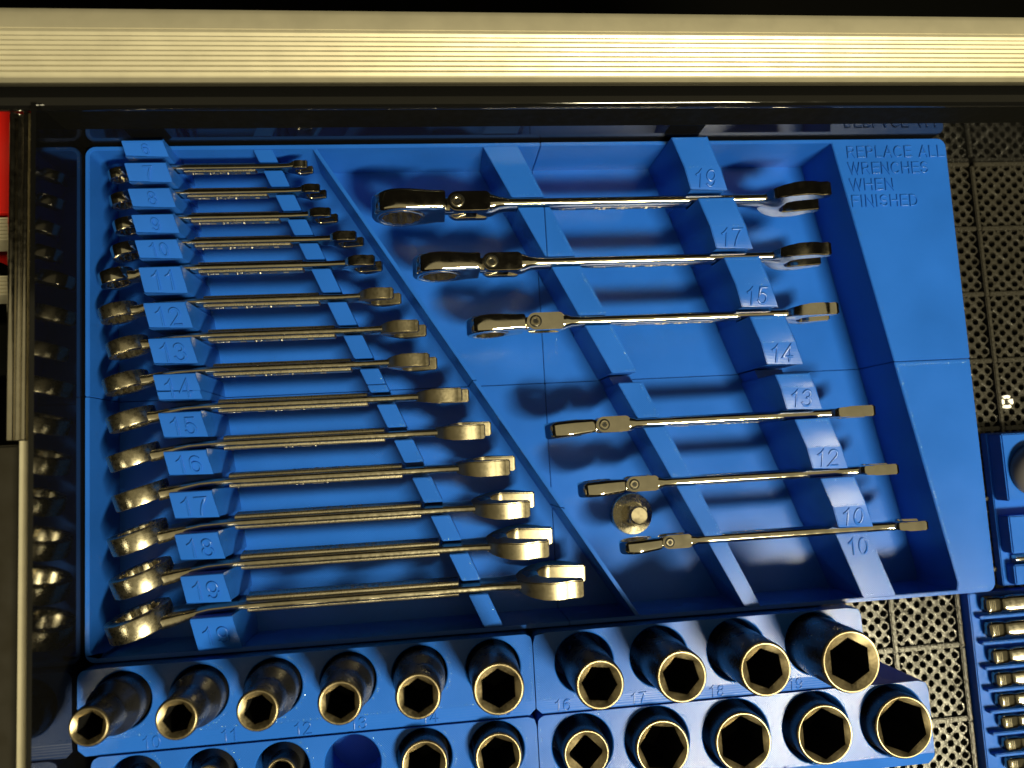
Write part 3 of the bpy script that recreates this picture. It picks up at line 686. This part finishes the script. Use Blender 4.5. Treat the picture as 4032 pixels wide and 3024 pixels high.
# ------------------------------------------------------------------ socket holders
HZ = 48.0
def holder(name, label, x0, x1, yb, yf, yc, holes, nums, zfloor=18.0, r_corner=4.0, front=None):
    """holes: (x, y, r); yb back edge, yf top/chamfer line, yc chamfer foot"""
    h = thing(name, label, 'socket holder')
    bm = bmesh.new()
    hs = sorted(holes); cells = []
    for i, (cx, cy, r) in enumerate(hs):
        l = x0 if i == 0 else (hs[i-1][0] + hs[i-1][2] + cx - r)/2
        q = x1 if i == len(hs)-1 else (hs[i+1][0] - hs[i+1][2] + cx + r)/2
        cells.append((l, q, cx, cy, r, i == 0, i == len(hs)-1))
    for l, q, cx, cy, r, first, lastc in cells:
        corners = [(q, yb), (l, yb), (l, yf), (q, yf)]
        ths = sorted(set([round(2*math.pi*k/44, 6) for k in range(44)] + [round(math.atan2(py-cy, px_-cx) % (2*math.pi), 6) for px_, py in corners]))
        out, inn, low = [], [], []
        for t in ths:
            c, s = math.cos(t), math.sin(t)
            d = 1e9
            if c > 1e-6: d = min(d, (q-cx)/c)
            if c < -1e-6: d = min(d, (l-cx)/c)
            if s > 1e-6: d = min(d, (yb-cy)/s)
            if s < -1e-6: d = min(d, (yf-cy)/s)
            X, Y = cx + c*d, cy + s*d
            if first or lastc:          # rounded back corners
                kx = l + r_corner if first else q - r_corner; ky = yb - r_corner
                for kx in ([l + r_corner] if first else []) + ([q - r_corner] if lastc else []):
                    if ((X < kx) if kx < cx else (X > kx)) and Y > ky:
                        vx, vy = X - kx, Y - ky; m = math.hypot(vx, vy)
                        if m > r_corner: X, Y = kx + vx/m*r_corner, ky + vy/m*r_corner
            out.append(bm.verts.new((X, Y, HZ))); inn.append((cx + c*r, cy + s*r)); 
        ch = [bm.verts.new((cx + (px_-cx)*(1+0.5/r), cy + (py-cy)*(1+0.5/r), HZ)) for px_, py in inn]
        wl = [bm.verts.new((px_, py, HZ-0.5)) for px_, py in inn]
        bt = [bm.verts.new((px_, py, zfloor)) for px_, py in inn]
        n = len(ths)
        for k in range(n):
            j = (k+1) % n
            bm.faces.new((out[k], out[j], ch[j], ch[k])); bm.faces.new((ch[k], ch[j], wl[j], wl[k])); bm.faces.new((wl[k], wl[j], bt[j], bt[k]))
        bm.faces.new(bt)
    # walls
    rc = r_corner
    outl = [(x0, yf)] + [(x0, yb - rc)] + [(x0 + rc - rc*math.cos(a), yb - rc + rc*math.sin(a)) for a in (R(22.5), R(45), R(67.5))] + [(x0 + rc, yb), (x1 - rc, yb)] + [(x1 - rc + rc*math.sin(a), yb - rc + rc*math.cos(a)) for a in (R(22.5), R(45), R(67.5))] + [(x1, yb - rc), (x1, yf)]
    A = [bm.verts.new((x, y, HZ)) for x, y in outl]; B = [bm.verts.new((x, y, 0)) for x, y in outl]
    for k in range(len(outl)-1): bm.faces.new((A[k], A[k+1], B[k+1], B[k]))
    zf = HZ - 1.3
    fr = [(x0 + 0.0, yf, HZ), (x1, yf, HZ), (x1, yc + 3, zf + 0.5), (x1 - 3, yc, zf), (x0 + 3, yc, zf), (x0, yc + 3, zf + 0.5)]
    F = [bm.verts.new(p) for p in fr]; bm.faces.new(F)
    Bf = [bm.verts.new((x, y, 0)) for x, y, z in fr]
    for k in range(1, 6):
        j = (k+1) % 6; bm.faces.new((F[k], F[j], Bf[j], Bf[k]))
    body = obj('holder_block', bm, BLUE, h, 30)
    bm = bmesh.new()
    beads(bm, (x0 + 2, yf + 1.0), (x1 - 2, yf + 1.0), HZ, HZ, 1.7, 0.40, 0.3); beads(bm, (x0 + 1.4, yb - 5), (x0 + 1.4, yf + 2), HZ, HZ, 1.7, 0.40); beads(bm, (x1 - 1.4, yb - 5), (x1 - 1.4, yf + 2), HZ, HZ, 1.7, 0.40)
    for cx, cy, r in hs:
        for k in range(46):
            if random.random() < 0.4: continue
            t = R(-150 + 240*k/46); q = r + 1.5 + random.uniform(-0.3, 0.5)
            X, Y = cx + q*math.cos(t), cy + q*math.sin(t)
            if yf + 1 < Y < yb - 1 and x0 + 1 < X < x1 - 1: beads(bm, (X, Y), (X + 0.01, Y), HZ, HZ, 1, 0.38)
    bd = obj('print_beads', bm, BEAD, h, 80); bd['kind'] = 'stuff'
    sl = math.atan2(HZ - zf, yf - yc)
    for (tx, s) in nums:
        text_mesh('numeral', s, 5.6, BLUE, body, at(tx, (yf+yc)/2 + 0.3, (HZ+zf)/2) @ Matrix.Rotation(sl, 4, 'X'), 0.45, 1.4, 'CENTER', 0, 0.14)
    return h
def socket(name, label, x, y, od, length, size, base_od, group, zb=18.02, ang=None, lean=(0, 0), square=False):
    w = thing(name, label, 'socket', group, (x, y, zb))
    w.rotation_euler = (lean[0], lean[1], 0)
    r0, r1, L = base_od/2, od/2, length
    n = 48
    a0 = round((ang or 0.0)/(2*math.pi/n))*(2*math.pi/n)
    bm = bmesh.new()
    sh = L*0.70 if r0 > r1 + 0.5 else L*0.6
    prof = [(r0-1.0, 0), (r0, 1.0), (r0, sh-6), (r0*0.9+r1*0.1, sh-4), (r1*1.02, sh), (r1, sh+4), (r1, L-1.6), (r1-0.35, L-0.75)]
    lathe(bm, prof, n, 'z', (0, 0, 0), True, False)
    obj('body', bm, OXIDE, w, 40)
    # worn nose ring with its chamfer and the hexagon mouth
    k = 4 if square else 6
    def hexr(t):
        aa = (t - a0) % (2*math.pi/k) - math.pi/k
        return min(size/2/math.cos(aa), size/2*(1.155 if k == 6 else 1.30))
    rc = max(size*0.582, r1 - 1.5) if not square else r1 - 1.4
    bm = bmesh.new()
    lathe(bm, [(r1-0.35, L-0.75), (r1-0.75, L-0.12), (r1-1.1, L), (rc, L-0.15), (hexr, L-1.7)], n, 'z', (0, 0, 0), False, False)
    obj('nose_ring', bm, WORN, w, 50)
    bm = bmesh.new(); lathe(bm, [(hexr, L-1.7), (hexr, max(L-34, 6))], n, 'z', (0, 0, 0), False, True)
    obj('bore', bm, BORE, w, 40)
    return w
R1L = [(20.1, -273.5, 13.4), (55.2, -273.4, 13.4), (89.4, -273.1, 13.4), (124.6, -273.1, 13.4), (158.9, -272.9, 13.5), (194.9, -272.9, 13.6)]
R1R = [(240.7, -274.3, 15.0), (279.2, -274.4, 15.1), (320.1, -274.6, 15.7), (362.2, -274.7, 15.8)]
holder('socket_holder', 'blue holder block for deep sockets numbered ten to fifteen', 0.2, 215.0, -258.2, -290.4, -297.6, R1L,
       [(x + 13 if x < 100 else x + 4, n) for (x, _, _), n in zip(R1L, ('10', '11', '12', '13', '14', '15'))])
holder('socket_holder', 'blue holder block for deep sockets numbered sixteen to nineteen', 215.5, 389.0, -258.2, -290.9, -297.6, R1R,
       [(x - 12, n) for (x, _, _), n in zip(R1R, ('16', '17', '18', '19'))])
R2L = [(25.7, -311.6, 12.8), (59.5, -311.6, 12.8), (92.5, -311.6, 12.8), (125.4, -311.8, 13.4), (159.6, -312.0, 13.4), (194.8, -312.0, 13.6)]
R2R = [(237.4, -314.0, 15.4), (275.2, -315.0, 16.6), (316.3, -316.0, 17.6), (358.8, -316.2, 17.9), (401.0, -316.4, 17.9)]
holder('socket_holder', 'blue holder block with an empty hole, in front of the sockets numbered ten to fifteen', 6.2, 215.0, -298.0, -329.5, -336.5, R2L, [])
holder('socket_holder', 'blue holder block for short wide sockets beside the perforated liner', 215.5, 422.0, -298.0, -334.4, -340.0, R2R, [(341, '2'), (298, '2')])
GD = 'deep black impact sockets'
ODS = [17.2, 18.4, 18.6, 19.8, 20.6, 23.6, 23.0, 24.3, 25.6, 29.6]
for i, (hx, hy, hr) in enumerate(R1L + R1R):
    s = 10 + i
    od = ODS[i]; base = min(2*hr - 1.2, max(24.4, od))
    if i > 5: base = od
    room = hr - base/2 - 0.3
    dx, dy = [(-0.3, -0.4), (0.4, -0.5), (0.1, -0.2), (0.1, -0.1), (0, -0.5), (0, -0.4), (0.6, -1.0), (0.7, -0.6), (0.3, -0.4), (0.6, -0.4)][i]
    dx = max(-room, min(room, dx)); dy = max(-room, min(room, dy))
    socket('deep_socket', 'deep black hex socket standing above the number %s on its holder' % WORD[s], hx + dx, hy + dy, od, 63.5, od*(0.60 if s < 13 else 0.64), base, GD,
           ang=[0.35, 0.1, 0.3, 0.52, 0.5, 0.55, 0.9, 0.75, 0.6, 0.55][i])
GS = 'short black sockets in the lower row'
short = [(0, 14, 9, 'short black socket sunk in the hole nearest the drawer side wall'), (1, 14, 9, 'short black socket sunk in its hole in front of the 11 socket'), (2, 14.5, 9.5, 'small short socket with worn ring in front of the 12 socket'),
         (4, 22.6, 15, 'short socket with worn ring right next to the empty hole'), (5, 23.0, 15.5, 'short socket with worn ring in front of the 15 socket')]
for k, od, sz, lab in short:
    hx, hy, hr = R2L[k]
    socket('short_socket', lab, hx, hy, od, 39.0 if k > 2 else 34.0, sz, min(2*hr-1.4, 23.0) if k < 3 else od, GS, ang=0.2 + 0.3*k)
for k, (od, sz, lab) in enumerate([(23.0, 12.6, 'short socket with a square opening in front of the 16 socket'), (27.5, 19.6, 'short hex socket with bright worn ring in front of the deep seventeen socket'), (29.5, 21.2, 'short hex socket with bright worn ring in front of the deep eighteen socket'),
                                   (29.8, 21.6, 'short wide hex socket in front of the 19 socket'), (31.5, 23.2, 'widest short hex socket at the holder end beside the liner')]):
    hx, hy, hr = R2R[k]
    socket('short_socket', lab, hx, hy - 0.3, od, 39.5, sz, od, GS, ang=[0.0, 0.95, 0.55, 0.52, 0.62][k], square=(k == 0))

# ------------------------------------------------------------------ holders at the right edge
kh = thing('bit_holder', 'low blue holder at the drawer edge carrying a round grey knob', 'holder')
obj('base', prism([(505, -171.5), (560, -171.5), (560, -263)] + corner(511, -257, 6, math.pi, 5)[::-1][::-1][::-1], 0, 5, 0.4) if False else box(505.5, 560, -263, -171.5, 0, 5, 0.5), BLUE, kh)
obj('upper_block', box(506.5, 560, -212, -172.5, 5, 15.5, 0.7), BLUE, kh)
obj('upper_block', box(507.0, 560, -243, -221, 5, 13.5, 0.7), BLUE, kh)
obj('upper_block', box(508.5, 560, -261.5, -250, 5, 11.5, 0.7), BLUE, kh)
kn = thing('round_knob', 'round grey knob sitting on the low blue holder at the drawer edge', 'knob', None, (524.5, -195.0, 15.5))
bm = bmesh.new(); lathe(bm, [(15.0, 0), (15.6, 1.5), (15.4, 4), (14.2, 7.5), (11.6, 10.6), (7.6, 12.8), (3.5, 13.7), (0.6, 13.9)], 48)
obj('dome', bm, GREY, kn, 60)
cp = thing('chrome_stub', 'small chrome stub lying between the blocks of the low blue holder', 'stub', None, (512, -247, 5))
bm = bmesh.new(); lathe(bm, [(2.3, 0), (2.5, 0.5), (2.5, 22), (2.2, 22.6)], 20, 'x', (0, 0, 2.5)); obj('stub_bar', bm, CHROME, cp, 40)
rk = thing('wrench_rack', 'blue rack with a row of chrome wrenches beside the perforated liner', 'rack')
obj('base', box(480, 566, -380, -265, 0, 8, 0.6), BLUE, rk)
ye = [-271.2, -285.4, -300.6, -313.6, -325.6, -337.6, -350.0, -361.0]
order = ['first', 'second', 'third', 'fourth', 'fifth', 'sixth', 'seventh', 'eighth']
for i, yy in enumerate(ye):
    x0 = 485.6 + 0.55*i; wd = 9.6 - 0.35*i
    if i < 7:
        obj('fin', box(482.5, 566, (yy + ye[i+1])/2 - 0.9, (yy + ye[i+1])/2 + 0.9, 8, 12.5, 0.4), BLUE, rk)
    w = thing('chrome_wrench', 'chrome wrench end, %s in the rack counting from the big wrench tray' % order[i], 'wrench', 'chrome wrench ends in the rack', (x0, yy, 8.0))
    bm = bmesh.new(); hh = wd*0.72
    loft(bm, [(0, 0, hh*0.5, hh*0.45, wd*0.55), (0.8, 0, hh*0.5, hh*0.85, wd*0.9), (2.2, 0, hh*0.5, hh, wd), (9, 0, hh*0.5, hh, wd), (10.5, 0, hh*0.47, hh*0.8, wd*0.86), (13, 0, hh*0.45, hh*0.78, wd*0.82), (15, 0, hh*0.5, hh*0.96, wd*0.95), (70, 0, hh*0.5, hh*0.96, wd*0.95)], 24, 4.5)
    obj('end_block', bm, DIM, w, 40)
    bm = bmesh.new()
    for q in range(4): loft(bm, [(1.6 + q*1.1, 0, hh + 0.02, 0.35, wd*0.62), (2.1 + q*1.1, 0, hh + 0.02, 0.35, wd*0.62)], 8, 4)
    obj('knurling', bm, STEEL, w, 30)

# ------------------------------------------------------------------ beyond the drawer front
fl_ = obj('floor', box(-900, 1500, -1300, 1500, -706, -700), MATTE, None, 0)
fl_['kind'] = 'structure'
